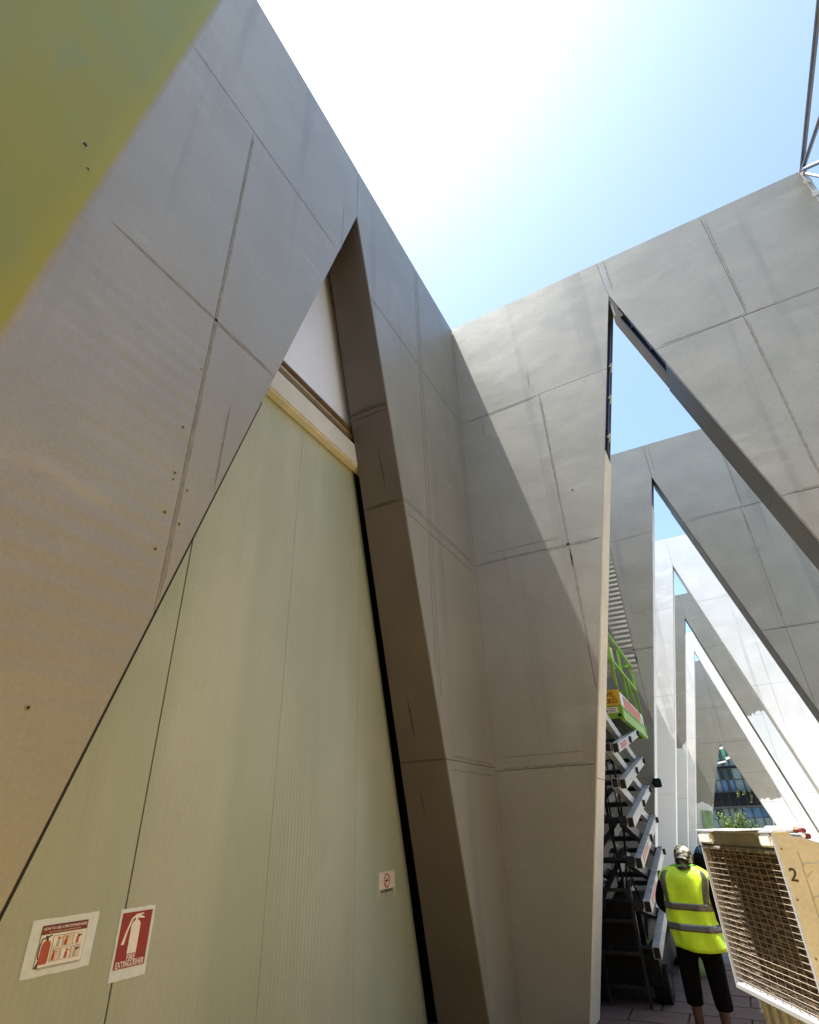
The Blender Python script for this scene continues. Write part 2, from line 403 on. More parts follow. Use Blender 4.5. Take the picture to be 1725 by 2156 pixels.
# ------------------------------------------------------------------ unseen fence added behind and right of the camera, dims and warms lower walls
yf = thing('added_light_fence', 'unseen brown fence added right of and behind the viewpoint to dim and warm the walls', 'fence')
for i in range(6): MB().box((4.6, -4.1 + i * 1.9, 0), (4.7, -2.22 + i * 1.9, 6.5)).build('panel', 'added_fence_brown', yf)
for i in range(4): MB().box((-2.6 + i * 1.8, -4.1, 0), (-.82 + i * 1.8, -4.0, 7.0)).build('panel', 'added_fence_brown', yf)

# ------------------------------------------------------------------ left wall (plane x = -2.695, faces +x)
XB, TB = -2.695, .58
fB = lambda u, z, d: (XB - d, u, z)
wB = thing('clad_wall', 'tall grey steel wall on the left with olive coating and blocked triangular opening', 'wall', (0, 0, 0))
holeB = ((4.05, 9.75), (1.107, 0.0), (6.86, 0.0))
rowsB = [(0, 2.62, 2.62, [.05, 2.04, 6.0]), (2.62, 5.52, 5.60, [.05, 2.04, 6.0]), (5.52, 8.38, 8.46, [.05, 2.04, 6.0]), (8.38, 10.9, 10.9, [.05, 6.02])]
rowsB = [(a, b, b, s) for a, b, s in ((0, 2.62, [.05, 2.04, 6.0]), (2.62, 5.54, [.05, 2.04, 6.0]), (5.54, 8.40, [.05, 2.04, 6.0]), (8.40, 10.9, [.05, 6.02]))]
OL = ((.4906, 0.0), (.4906 + .0864 * 10, 10.0))
def pickB(q, k):
    cu = sum(p[0] for p in q) / len(q); cz = sum(p[1] for p in q) / len(q)
    if k < 0: return 'cladding_olive'
    if cu < 2.04 and cz < 5.54: return 'cladding_ripple'
    return 'cladding_grey'
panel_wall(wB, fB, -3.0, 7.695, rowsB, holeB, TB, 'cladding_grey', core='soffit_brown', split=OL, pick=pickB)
# joint on the jamb face
aR, bR, cR = line_through(holeB[2], holeB[0])
def jambB(z, d, off): return (XB - d, holeB[0][0] + (holeB[2][0] - holeB[0][0]) * (holeB[0][1] - z) / holeB[0][1] - off, z)
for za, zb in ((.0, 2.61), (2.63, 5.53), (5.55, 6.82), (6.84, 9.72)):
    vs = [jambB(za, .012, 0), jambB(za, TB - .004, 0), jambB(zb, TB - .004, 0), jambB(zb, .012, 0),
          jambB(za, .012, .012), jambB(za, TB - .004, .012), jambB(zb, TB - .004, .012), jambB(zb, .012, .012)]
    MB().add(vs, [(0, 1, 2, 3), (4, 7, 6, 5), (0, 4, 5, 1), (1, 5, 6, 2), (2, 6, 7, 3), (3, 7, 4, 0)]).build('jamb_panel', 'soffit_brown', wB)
def ribbon(root, fn, p, q, wd, m, name='sealant_strip', n=None, wob=.35):
    p, q = Vector((*p, 0)), Vector((*q, 0)); L_ = (q - p).length; n = n or max(4, int(L_ / .07)); d = (q - p) / L_; s_ = Vector((-d.y, d.x, 0)); vs = []; fs = []
    for i in range(n + 1):
        c = p + d * L_ * i / n; e = min(1, i / 2, (n - i) / 2) * .9 + .1
        for sg in (-1, 1):
            v = c + s_ * sg * wd / 2 * e * (1 + random.uniform(-wob, wob)); vs.append(fn(v.x, v.y, -.0012))
    for i in range(n): fs.append((2 * i, 2 * i + 2, 2 * i + 3, 2 * i + 1))
    return MB().add(vs, fs).build(name, m, root)
for p, q, w_ in (((2.06, 3.2), (2.06, 8.36), .03), ((1.10, 5.565), (2.78, 5.565), .03), ((1.2, 8.43), (3.6, 8.43), .018), ((5.95, 3.5), (5.95, 10.8), .018), ((6.06, 3.2), (6.06, 10.8), .018),
                 ((5.2, 5.58), (7.6, 5.58), .025), ((5.25, 5.40), (7.6, 5.40), .02), ((6.2, 2.66), (7.62, 2.66), .03), ((6.2, 2.52), (7.62, 2.52), .02), ((4.05, 9.9), (4.05, 10.8), .012), ((3.7, 8.5), (3.72, 9.6), .012), ((4.4, 8.43), (7.6, 8.43), .012)):
    ribbon(wB, fB, p, q, w_, 'sealant')
fJ = lambda u, z, d: (XB - u, jambB(z, 0, .0135)[1], z)
for u, z0, z1, w_ in ((.34, 2.85, 3.3, .026), (.36, 2.05, 2.35, .022), (.22, 5.75, 6.3, .022)): ribbon(wB, fJ, (u, z0), (u + .02, z1), w_, 'scuff_dark', 'scuff_mark')
for z in (6.86, 6.76, 5.56): ribbon(wB, fJ, (.02, z), (.56, z), .025, 'scuff_dark', 'sealant_strip')
for y, z0, z1 in ((2.32, 4.1, 4.9),): ribbon(wB, fB, (y, z0), (y + .02, z1), .018, 'scuff', 'scuff_mark')
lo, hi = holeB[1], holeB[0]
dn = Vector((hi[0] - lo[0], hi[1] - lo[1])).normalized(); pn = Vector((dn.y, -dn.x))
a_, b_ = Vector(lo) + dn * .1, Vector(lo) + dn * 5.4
MB().prism([tuple(a_ - pn * .004), tuple(a_ + pn * .014), tuple(b_ + pn * .005), tuple(b_ - pn * .003)], fB, -.002, .25).build('gap_shadow_strip', 'void', wB)  # black strip standing in for the shadow in the gap behind this edge
def bolt(y, z, r=.014):
    m = MB(); m.tube([(XB - .004, y, z), (XB + .004, y, z)], [r * 1.1, r * .9], 10); o = m.build('bolt_hole', ['putty'], wB)
    MB().tube([(XB + .003, y, z), (XB + .0055, y, z)], r * .55, 8).build('bolt_core', 'hole_dark', o)
for y, z, r in ((.80, 5.97, .03), (.87, 5.80, .016), (1.5, 2.51, .014), (1.97, 4.42, .012), (1.98, 4.05, .014), (2.10, 3.98, .012), (1.98, 4.00, .01),
                (1.97, 3.75, .014), (2.09, 3.72, .012), (1.96, 3.49, .014), (2.02, 5.0, .011)): bolt(y, z, r)

# ------------------------------------------------------------------ row of cross walls (planes y = const, face -y)
TA = .74
TL = .50
def fA_at(y0): return lambda u, z, d: (u, y0 + d, z)
def rowsA(zt0, zt1): return [(0, 2.58, 2.58, [-1.2, 2.05]), (2.58, 5.56, 5.56, [-1.2, 2.05]), (5.56, 8.42, 8.74, [-1.2, 2.05]), ((8.42, 8.74), zt0, zt1, [2.1])]
fins = [  # y, apex, left foot, right foot, top left, top right, panel material, jamb, label
    (7.70, (.334, 10.17), (-1.955, 0), (3.06, 0), 10.92, 11.25, 'cladding_grey', 'jamb_beige', 'tall grey steel cross wall nearest the camera with a big triangular opening'),
    (14.53, (.297, 10.158), (-2.03, 0), (3.10, 0), 11.2, 11.25, 'cladding_grey', 'jamb_white', 'grey cross wall just behind the green scissor lift, second in the row'),
    (21.4, (.267, 10.13), (-2.17, 0), (3.02, 0), 11.2, 11.25, 'cladding_white', 'jamb_white', 'brushed white cross wall third in the row, seen through two openings'),
    (28.35, (.215, 10.10), (-2.28, 0), (2.98, 0), 11.22, 11.25, 'cladding_half', 'jamb_white', 'cross wall left grey above and brushed white below, fourth in the row'),
    (35.4, (.255, 10.13), (-2.34, 0), (2.98, 0), 11.2, 11.2, 'cladding_white_b', 'jamb_white', 'slim bright white cross wall fifth in the row'),
]
for k, (y0, ap, lf, rf, zt0, zt1, mn, jm, lab) in enumerate(fins):
    wr = thing('cross_wall', lab, 'wall', (0, 0, 0), 0, 'cross walls with triangular openings')
    hole = (ap, lf, rf); fn = fA_at(y0); rows = rowsA(zt0, zt1)
    ur = 3.63 if k == 0 else 3.9
    pick = None
    tk = lambda c, u_=ap[0]: TL if sum(p[0] for p in c) / len(c) < u_ else TA
    if k == 1: pick = lambda q, s: 'cladding_ripple_far' if (sum(p[0] for p in q) / len(q) < -1.2 and sum(p[1] for p in q) / len(q) > 2.6) else 'cladding_grey'
    if k == 0:
        # hollow round the top of the opening
        rw = [r for r in rows]
        for c in cells(-3.2, ur, rows, hole, None):
            q = inset(c, .0034); MB().prism(q, fn, 0, .03).build('panel', mn, wr)
        m = MB()
        for c in cells(-3.2, ur, rows, hole, None, .28): m.prism(c, fn, .034, tk(c) - .034)
        m.build('core', 'core_grey', wr)
        m = MB()
        for c in cells(-3.2, ur, rows, hole, None): m.prism(c, fn, tk(c) - .03, tk(c))
        m.build('back_sheet', 'core_grey', wr)
    else:
        panel_wall(wr, fn, -2.69, ur, rows, hole, tk, mn, core='jamb_white' if k in (2, 4) else 'core_grey', pick=pick)
    if k in (0, 1):
        for p, q, w_ in (((-2.6, 8.42), (-1.25, 8.49), .022), ((-1.2, 5.2), (-1.2, 8.46), .035), ((-2.6, 5.57), (-.75, 5.57), .035), ((-2.6, 5.72), (-1.3, 5.72), .018), ((-1.19, 3.95), (-1.19, 5.5), .03), ((-2.6, 2.6), (-1.45, 2.6), .03), ((-2.6, 2.74), (-1.45, 2.74), .016),
                         ((.42, 10.25), (.42, 11.1), .02), ((.32, 10.3), (.30, 11.1), .014), ((.85, 8.66), (3.5, 8.72), .02), ((2.05, 5.7), (2.07, 8.6), .035), ((2.12, 8.75), (2.14, 11.0), .025), ((1.62, 5.58), (3.5, 5.6), .022)):
            ribbon(wr, fn, p, q, w_, 'sealant')
        for u, z0, z1 in ((-1.35, 8.75, 9.1), (-2.3, 8.0, 8.35)): ribbon(wr, fn, (u, z0), (u + .02, z1), .018, 'scuff', 'scuff_mark')
        ribbon(wr, fn, (-1.0, 6.45), (-.97, 6.47), .04, 'hole_dark', 'chip', n=3)
    def on(edge, z, d, off):
        (au, az) = ap; f = lf if edge == 'L' else rf
        u = f[0] + (au - f[0]) * z / az + (off if edge == 'L' else -off)
        return (u, y0 + d, z)
    def strip(edge, za, zb, d0, d1, name, m, off=.014, inn=-.03):
        vs = [on(edge, za, d0, inn), on(edge, za, d1, inn), on(edge, zb, d1, inn), on(edge, zb, d0, inn), on(edge, za, d0, off), on(edge, za, d1, off), on(edge, zb, d1, off), on(edge, zb, d0, off)]
        return MB().add(vs, [(0, 1, 2, 3), (4, 7, 6, 5), (0, 4, 5, 1), (1, 5, 6, 2), (2, 6, 7, 3), (3, 7, 4, 0)]).build(name, m, wr)
    if k == 0:
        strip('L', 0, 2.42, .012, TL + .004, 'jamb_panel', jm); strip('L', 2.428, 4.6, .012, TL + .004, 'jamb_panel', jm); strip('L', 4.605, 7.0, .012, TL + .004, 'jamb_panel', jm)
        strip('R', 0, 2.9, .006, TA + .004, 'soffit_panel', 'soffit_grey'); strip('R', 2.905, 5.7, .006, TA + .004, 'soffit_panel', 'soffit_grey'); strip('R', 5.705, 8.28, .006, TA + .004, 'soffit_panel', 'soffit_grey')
        # bare framing in the open top of the opening
        for e, z0, z1 in (('L', 6.6, 9.9), ('R', 7.9, 9.9)):
            m = MB()
            for d in (.08, .36):
                m.bar(on(e, z0, d, -.05), on(e, z1, d, -.05), .07, .07)
            zz = z0 + .3
            while zz < z1:
                m.bar(on(e, zz, .08, -.06), on(e, zz + .12, .40, -.06), .045, .045); zz += .62
            m.build('frame_tube', 'dark_steel', wr)
        m = MB()
        for zz in (7.35, 8.1, 8.75): m.tube([on('L', zz, .2, .0), on('L', zz + .05, .2, .03), on('L', zz + .1, .3, .02), on('L', zz + .08, .45, -.02)], .018, 6)
        m.build('fixing_clip', 'rail_light', wr)
        MB().bar((.334, 7.80, 9.75), (.334, 7.80, 10.12), .03, .03).build('apex_bar', 'rail_light', wr)
        # right-hand edge trim
        MB().box((3.633, 7.67, 0), (3.70, 7.73, 11.24)).build('edge_trim', 'trim_cream', wr)
        MB().box((3.633, 7.76, 0), (3.69, 8.44, 11.2)).build('edge_trim', 'truss_steel', wr)
        for zz in (10.9, 10.55, 10.1, 9.6): MB().box((3.60, 7.655, zz - .04), (3.70, 7.668, zz + .04)).build('edge_clip', 'trim_cream', wr)
    else:
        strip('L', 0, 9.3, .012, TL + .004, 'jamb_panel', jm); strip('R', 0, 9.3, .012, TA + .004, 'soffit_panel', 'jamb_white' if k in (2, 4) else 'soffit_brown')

# far end wall with a low opening
wr = thing('end_wall', 'farthest wall, grey above and white below, with a low triangular gap to glass offices', 'wall', (0, 0, 0), 0, None)
yE = 42.4
fE = fA_at(yE)
outer = [[(-3.2, 0), (-1.0, 0), (-1.45, 1.45), (-3.2, 1.45)], [(-3.2, 1.45), (-1.45, 1.45), (-.52, 4.0), (-3.2, 4.0)], [(-3.2, 4.0), (-.52, 4.0), (.253, 5.9), (-3.2, 5.9)],
         [(-3.2, 5.9), (.253, 5.9), (.253, 8.0), (-3.2, 8.0)], [(.253, 5.9), (4.2, 5.9), (4.2, 8.0), (.253, 8.0)], [(-3.2, 8.0), (.5, 8.0), (.5, 11.05), (-3.2, 11.05)], [(.5, 8.0), (4.2, 8.0), (4.2, 11.05), (.5, 11.05)],
         [(.253, 5.9), (.92, 4.1), (4.2, 4.1), (4.2, 5.9)], [(.92, 4.1), (1.50, 2.5), (4.2, 2.5), (4.2, 4.1)], [(1.50, 2.5), (2.42, 0), (4.2, 0), (4.2, 2.5)]]
m = MB()
for p in outer:
    q = inset(p, .006); MB().prism(q, fE, 0, .03).build('panel', 'cladding_low', wr); m.prism(p, fE, .034, .6)
m.build('core', 'core_grey', wr)

# blank side walls between the cross walls
for k in range(5):
    a, b = fins[k][0] + TL + .006, (fins[k + 1][0] if k < 4 else yE) - .01
    lab = ['plain grey side wall behind the near cross wall, left of the scissor lift', 'plain grey side wall left of the third opening', 'plain grey side wall left of the fourth opening', 'plain grey side wall left of the fifth opening', 'plain grey side wall running to the far end wall'][k]
    sw = thing('side_wall', lab, 'wall', (0, 0, 0), 0, 'side walls between the cross walls')
    nseg = 3
    for i in range(nseg):
        y0 = a + (b - a) * i / nseg; y1 = a + (b - a) * (i + 1) / nseg
        for z0, z1 in ((0, 2.6), (2.6, 5.5), (5.5, 8.4), (8.4, 10.9)):
            MB().box((-2.725, y0 + .005, z0 + .005), (-2.695, y1 - .005, z1 - .005)).build('panel', 'cladding_grey', sw)
    MB().box((-3.2, a, 0), (-2.73, b, 10.895)).build('core', 'core_grey', sw)

# ------------------------------------------------------------------ beige hoarding blocking the left opening
XH = -3.40
hd = thing('hoarding', 'beige green ribbed panel hoarding closing the left triangular opening under a white panel', 'hoarding')
def endline(z): return 6.80 - .274 * z
for a, b in ((-1.04, .238), (.242, 1.518), (1.522, 2.794), (2.806, 4.078), (4.082, 5.358), (5.362, 9)):
    poly = [(a, .02), (b, .02), (b, 6.2), (a, 6.2)]
    poly = clip(poly, 1, .274, 6.80, -1)
    if poly: MB().prism(poly, lambda u, z, d: (XH - d, u, z), 0, .05).build('panel', 'hoarding_beige', hd)
# rolled end of the hoarding
m = MB(); N = 7; vs = []
for zz in (0.02, 6.2):
    for i in range(N):
        a = i / (N - 1) * pi / 2; vs.append((XH - .16 + .16 * cos(a) - .0005, endline(zz) + .22 * sin(a), zz))
m.add(vs, [(i, i + 1, N + i + 1, N + i) for i in range(N - 1)])
o = m.build('rolled_edge', 'hoarding_beige', hd, smooth=True)
MB().box((-3.445, -2, 6.76), (-3.405, 7.6, 10.6)).build('upper_panel', 'panel_white', hd)
MB().box((-3.40, 2.4, 6.13), (-3.27, 6.4, 6.46)).build('cap_fascia', 'cap_cream', hd, bevel=.02)
MB().box((-3.44, 2.4, 6.46), (-3.385, 6.4, 6.755)).build('cap_channel', 'rail_brown', hd)
for z, d in ((6.56, .05), (6.66, .035), (6.73, .06)): MB().box((-3.387, 2.4, z - .012), (-3.387 + d, 6.4, z + .012)).build('cap_rail', 'rail_light' if d < .05 else 'rail_brown', hd)
MB().box((-3.386, 4.55, 6.50), (-3.374, 4.68, 6.525)).build('fixing_slot', 'hole_dark', hd)
m = MB(); m.box((-4.3, -3, 0), (-4.2, 7.66, 10.9)); m.box((-4.2, -3, 10.62), (-3.29, 7.66, 10.88)); m.box((-4.2, 7.6, 0), (-3.29, 7.66, 10.62)); m.box((-4.2, -3, 0), (-3.29, -2.9, 10.62)); m.box((-4.2, -2.9, 6.25), (-3.46, 7.6, 6.4))
m.build('light_seal_box', 'void', hd)  # added black box that seals light out behind the hoarding

# ---- signs taped to the hoarding (local x = right, y = up, z = out)
def sign_root(name, label, y, z, tilt=0):
    o = thing(name, label, 'sign'); o.matrix_world = Matrix.Translation((XH + .0015, y, z)) @ Matrix(((0, 0, 1, 0), (1, 0, 0, 0), (0, 1, 0, 0), (0, 0, 0, 1))) @ Matrix.Rotation(tilt, 4, 'Z'); return o
def quad(x0, y0, x1, y1, z, th=.0008): return MB().box((x0, y0, z), (x1, y1, z + th))
def flat(poly, z, th=.0006):
    return MB().prism(poly, lambda u, v, d: (u, v, d), z + th, z)
def sheet(w_, h_, root, m='paper', amp=.004):
    N = 10; vs = []; fs = []
    for j in range(N + 1):
        for i in range(N + 1):
            x, y = (i / N - .5) * w_, (j / N - .5) * h_
            ed = max(abs(x) / w_, abs(y) / h_) * 2
            vs.append((x + random.uniform(-.002, .002) * (ed > .99), y + random.uniform(-.002, .002) * (ed > .99), .0005 + (random.random() * amp * .35 if ed > .95 else 0)))
    for j in range(N):
        for i in range(N): a = j * (N + 1) + i; fs.append((a, a + 1, a + N + 2, a + N + 1))
    return MB().add(vs, fs).build('sheet', m, root)
def circ(cx, cy, r, n=20, ry=None): return [(cx + r * cos(2 * pi * i / n), cy + (ry or r) * sin(2 * pi * i / n)) for i in range(n)]

s1 = sign_root('instruction_sign', 'white laminated poster showing a red extinguisher and small instruction pictures', 2.430, 1.502, R(-.6))
sheet(.385, .245, s1)
quad(-.132, -.088, .132, .092, .002).build('print_border', 'print_black', s1)
quad(-.130, -.086, .130, .090, .003).build('print_ground', 'print_white', s1)
quad(-.130, .052, .130, .090, .004).build('title_band', 'print_maroon', s1)
text_mesh('HOW TO USE A FIRE EXTINGUISHER', .0165, 'title_text', 'print_white', s1, Matrix.Translation((0, .076, .0052)), sx=.92)
text_mesh('FOR YOUR SAFETY READ THE STEPS BELOW', .007, 'title_text', 'print_pink', s1, Matrix.Translation((0, .060, .0052)), sx=1.3)
e = flat([(-.112, -.075), (-.070, -.075), (-.066, -.06), (-.066, .008), (-.074, .022), (-.084, .026), (-.098, .026), (-.108, .02), (-.116, .008), (-.116, -.06)], .004).build('extinguisher_print', 'print_orange', s1)
flat([(-.097, .026), (-.085, .026), (-.085, .038), (-.066, .044), (-.068, .049), (-.09, .044), (-.10, .048), (-.103, .044), (-.097, .038)], .0042).build('extinguisher_valve', 'print_black', e)
m = MB(); m.tube([(-.1, .038, .005), (-.118, .034, .005), (-.125, .01, .005), (-.125, -.03, .005), (-.12, -.05, .005)], .003, 5); m.build('extinguisher_hose', 'print_black', e)
flat([(-.13, -.086), (-.112, -.086), (-.116, -.05)], .0042).build('extinguisher_shadow', 'print_black', e)
for r_ in range(2):
    for c_ in range(3):
        if r_ == 0 and c_ == 0: pass
        x, y = -.042 + c_ * .058, .016 - r_ * .058
        f = quad(x - .016, y - .026, x + .038, y + .026, .004).build('picture_frame', 'print_black', s1)
        quad(x - .0145, y - .0245, x + .0365, y + .0245, .005).build('picture', 'print_pink' if (r_ + c_) % 2 else 'print_white', f)
        cx = x + random.uniform(.0, .018)
        flat([(cx - .01, y - .022), (cx + .006, y - .022), (cx + .008, y + .002), (cx + .002, y + .01), (cx - .008, y + .004)], .006).build('figure', 'print_orange' if (r_ + c_) % 3 else 'print_grey', f)
        flat([(cx + .004, y + .002), (cx + .022, y + .012), (cx + .02, y + .018), (cx, y + .010)], .0065).build('figure', 'print_black' if c_ == 2 else 'print_yellow', f)
        flat(circ(cx - .001, y + .014, .006, 8), .0068).build('figure', 'print_orange', f)
MB().box((-.116, -.094, .004), (.128, -.0915, .005)).build('rule_line', 'print_grey', s1)

s2 = sign_root('extinguisher_sign', 'portrait red and white FIRE EXTINGUISHER sign beside the dark panel groove', 2.895, 1.442, R(-.5))
sheet(.252, .342, s2)
quad(-.108, -.118, .106, .150, .002).build('red_field', 'print_red', s2)
e = flat([(-.034, -.052), (.030, -.052), (.030, .085), (.022, .100), (.006, .108), (-.010, .108), (-.026, .1), (-.034, .085)], .003).build('extinguisher_symbol', 'print_white', s2)
flat([(-.012, .108), (.006, .108), (.006, .118), (.05, .112), (.052, .118), (.02, .130), (.045, .134), (.04, .14), (-.012, .136), (-.02, .126), (-.012, .12)], .0031).build('extinguisher_valve', 'print_white', e)
m = MB(); m.prism([(-.02, .130), (-.012, .122), (-.03, .112), (-.052, .06), (-.066, -.004), (-.086, -.004), (-.064, .06), (-.04, .118)], lambda u, v, d: (u, v, d), .0036, .003); m.build('extinguisher_hose', 'print_white', e)
text_mesh('FIRE', .042, 'lettering', 'print_white', s2, Matrix.Translation((0, -.072, .0034)), sx=.8)
text_mesh('EXTINGUISHER', .042, 'lettering', 'print_white', s2, Matrix.Translation((0, -.100, .0034)), sx=.68)

s3 = sign_root('no_smoking_sign', 'small NO SMOKING notice with a red ring near the slanted beam', 5.975, 1.462, R(.3))
MB().box((-.168, -.118, 0), (.168, .118, .001)).build('clear_sleeve', 'hoarding_beige', s3)
quad(-.155, -.030, .155, .108, .0015).build('paper', 'print_pink', s3)
cx, cy = 0, .040; n = 28; m = MB(); vs = circ(cx, cy, .063, n) + circ(cx, cy, .05, n)
m.add([(x, y, .003) for x, y in vs], [(i, (i + 1) % n, n + (i + 1) % n, n + i) for i in range(n)]); m.build('prohibition_ring', 'print_red', s3)
MB().bar((-.038, .002, .0032), (.038, .078, .0032), .009, .0008, upv=(0, 0, 1)).build('slash', 'print_red', s3)
quad(-.036, .034, .036, .046, .0038).build('cigarette', 'print_black', s3)
m = MB(); m.tube([(-.028, .05, .0035), (-.022, .062, .0035), (-.03, .07, .0035)], .003, 5); m.build('smoke', 'print_black', s3)
text_mesh('NO SMOKING', .036, 'lettering', 'print_black', s3, Matrix.Translation((0, -.048, .0028)), sx=1.12)
for y in (-.075, -.09, -.104): quad(-.15, y - .002, .15, y + .002, .002).build('small_print', 'print_grey', s3)
for a, b in (((-.168, .112), (.168, .118)), ((-.168, -.118), (-.160, .112)), ((.160, -.118), (.168, .112))): quad(*a, *b, .002, .002).build('sleeve_edge', 'paper', s3)

# ------------------------------------------------------------------ roof framing at upper right
tr = thing('roof_truss', 'bare steel roof framing rising from the right corner of the near cross wall', 'truss')
nd = Vector((3.665, 7.70, 11.20))
def tb(p, q, r=.032, nm='chord'): MB().tube([p, q], r, 10).build(nm, 'truss_steel', tr, smooth=False)
tb(nd, (3.665, -4, 11.20), .035)
tb(nd, (3.665, 4.1, 9.85), .03, 'brace'); tb(nd - Vector((0, .06, .02)), (3.665, 5.1, 8.15), .032, 'brace'); tb((3.665, 7.6, 11.0), (3.665, 6.2, 8.35), .026, 'brace')
tb((3.665, 7.66, 8.2), (3.665, -4, 8.2), .035)
MB().box((3.64, 7.55, 11.08), (3.69, 7.68, 11.26)).build('gusset_plate', 'trim_cream', tr)

# ------------------------------------------------------------------ scissor lift
S_ = 1.13
XL, XLi, YN, YF = -1.225, -2.42, 8.87, 11.5
lf = thing('scissor_lift', 'lime green scissor lift raised behind the near cross wall, grey scissor arms', 'scissor lift', (0, 0, 0))
# chassis
MB().box((XLi + .05, YN - .0, .22), (XL - .05, YF + .15, .52)).build('chassis', 'black_paint', lf, bevel=.015)
for x, y in ((XL - .09, YN + .25), (XL - .09, YF - .2), (XLi + .09, YN + .25), (XLi + .09, YF - .2)):
    w1 = MB().tube([(x - .09, y, .2), (x + .09, y, .2)], .2, 18).build('wheel', 'rubber', lf)
    MB().tube([(x - .095, y, .2), (x + .095, y, .2)], .11, 12).build('rim', 'galv_shaded', w1)
# ladder
for x in (-1.90, -1.44): MB().bar((x, 8.74, .05), (x, 8.78, 1.22), .03, .05).build('ladder_rail', 'galv_shaded', lf)
for z in (.23, .55, .87, 1.19): MB().box((-1.885, 8.72, z - .02), (-1.455, 8.80, z + .015)).build('ladder_step', 'galv_shaded', lf)
MB().box((XLi + .08, 8.83, .5), (XL - .25, 8.86, 1.05)).build('control_box', 'black_paint', lf, bevel=.01)
# arms
h = .46; zs = [.56 + h * i for i in range(6)]
def arm(x, za, zb, m='galv'):
    p, q = Vector((x, YN, za)), Vector((x, YF, zb)); d = (q - p).normalized()
    MB().bar(p - d * .05, q + d * .05, .085, .125).build('scissor_arm', m, lf)
    # open tube mouth facing the camera
    MB().bar(p - d * .052, p - d * .049, .07, .11).build('tube_mouth', 'hole_dark', lf.children[-1] if False else bpy.data.objects[lf.children[0].name] if False else lf)
for i, z in enumerate(zs):
    for x in (XL - .045, XLi + .045): arm(x, z, z + h)
    for x in (XL - .15, XLi + .15): arm(x, z + h, z, 'galv' if i > 2 else 'galv_shaded')  # lower inner arms take the steel darkened for shade
    for y, zz in ((YN + .06, z + .02), ((YN + YF) / 2, z + h / 2), (YF - .06, z + .02)):
        MB().tube([(XL - .01, y, zz), (XLi + .01, y, zz)], .035, 8).build('pivot_tube', 'galv_shaded', lf)
    MB().tube([(XL - .01, (YN + YF) / 2, z + h / 2), (XL + .03, (YN + YF) / 2, z + h / 2)], .05, 10).build('pin_cap', 'galv_shaded', lf)
    MB().tube([(XL - .01, YF - .05, z + h - .005), (XL + .035, YF - .05, z + h - .005)], .045, 10).build('pin_cap', 'galv_shaded', lf)
for k, z in ((5, zs[5]), (2, zs[2]), (1, zs[1])):
    y0, y1 = (.25, .85) if k == 5 else (.15, .9)
    p = Vector((XL + .001, YN + y0, z + h * y0 / (YF - YN))); q = Vector((XL + .001, YN + y1, z + h * y1 / (YF - YN)))
    MB().bar(p, q, .003, .07).build('warning_decal', 'decal_red', lf)
MB().bar((XL - .6, YN + .5, .6), (XL - .6, YF - .7, 1.25), .09, .09).build('hydraulic_ram', 'galv_shaded', lf)
m = MB(); m.tube([(XL - .35, YN + .1, .7), (XL - .33, YN + .2, 1.3), (XL - .4, YN + .4, 1.9), (XL - .35, YN + .15, 2.5), (XL - .4, YN + .3, 3.2)], .018, 6); m.build('hydraulic_hose', 'black_paint', lf)
for i, z in enumerate(zs):
    arm((XL + XLi) / 2, z, z + h, 'galv_shaded'); arm((XL + XLi) / 2 - .11, z + h, z, 'galv_shaded')
MB().box((XLi + .15, YN + .3, .53), (XL - .2, YN + 1.9, 1.0)).build('battery_box', 'black_paint', lf, bevel=.02)
for k, (x, a) in enumerate(((XL - .22, .3), (XL - .28, 1.7), (XL - .42, .9), (XL - .7, 2.4))):
    MB().tube([(x + .05 * sin(a + i * 1.3), YN + .25 + .35 * (.5 + .5 * sin(a + i * 1.9)) + .1 * k, .6 + i * .3) for i in range(10)], .014, 6).build('hydraulic_hose', 'black_paint', lf)
# platform
PB, PT, y0, y1 = 3.42, 3.87, 10.15, 13.3
def lb(a, b, nm='platform_rail', m='lime', bev=.004): return MB().box(a, b).build(nm, m, lf, bevel=bev)
lb((XLi, y0, PB + .10), (XL - .02, y1, PB + .15), 'platform_deck', 'lime_dark', 0)
for x in (XL - .35, XL - .75, XLi + .3): lb((x - .04, y0 + .05, PB), (x + .04, y1 - .05, PB + .10), 'deck_beam', 'lime_dark', 0)
lb((XL - .07, y0, PB - .02), (XL, y1, PB + .04), 'side_channel', 'lime'); lb((XL - .03, y0 + .02, PB + .04), (XL - .015, y1 - .02, PB + .17), 'side_channel', 'lime'); lb((XL - .05, y0, PB + .17), (XL + .005, y1, PB + .20), 'side_channel', 'lime')
lb((XL - .03, y0 + .05, PB + .20), (XL - .018, y1 - .05, PT), 'toe_board', 'white_sheet', 0)
lb((XL - .0155, y0 + .45, PB + .225), (XL - .0125, y1 - .6, PT - .03), 'warning_decal', 'decal_red', 0)
lb((XLi, y0 - .04, PB), (XL, y0, PB + .20), 'end_channel', 'lime'); lb((XLi, y1, PB), (XL, y1 + .04, PB + .2), 'end_channel', 'lime')
lb((XL - .62, y0 - .06, PB + .20), (XL + .0, y0 - .045, PT), 'capacity_sign', 'sign_yellow', 0)
lb((XL - .42, y0 - .055, PB + .085), (XL - .07, y0 - .042, PB + .178), 'number_plate', 'print_white', 0)
mw = lambda x, z: Matrix.Translation((x, y0 - .063, z)) @ Matrix.Rotation(pi / 2, 4, 'X')
text_mesh('SWL', .12, 'lettering', 'print_maroon', lf, mw(XL - .17, PB + .375), sx=.78)
text_mesh('250KGS.', .115, 'lettering', 'print_maroon', lf, mw(XL - .165, PB + .27), sx=.66)
text_mesh('MLA-121', .075, 'lettering', 'print_black', lf, Matrix.Translation((XL - .24, y0 - .058, PB + .13)) @ Matrix.Rotation(pi / 2, 4, 'X'), sx=1.0)
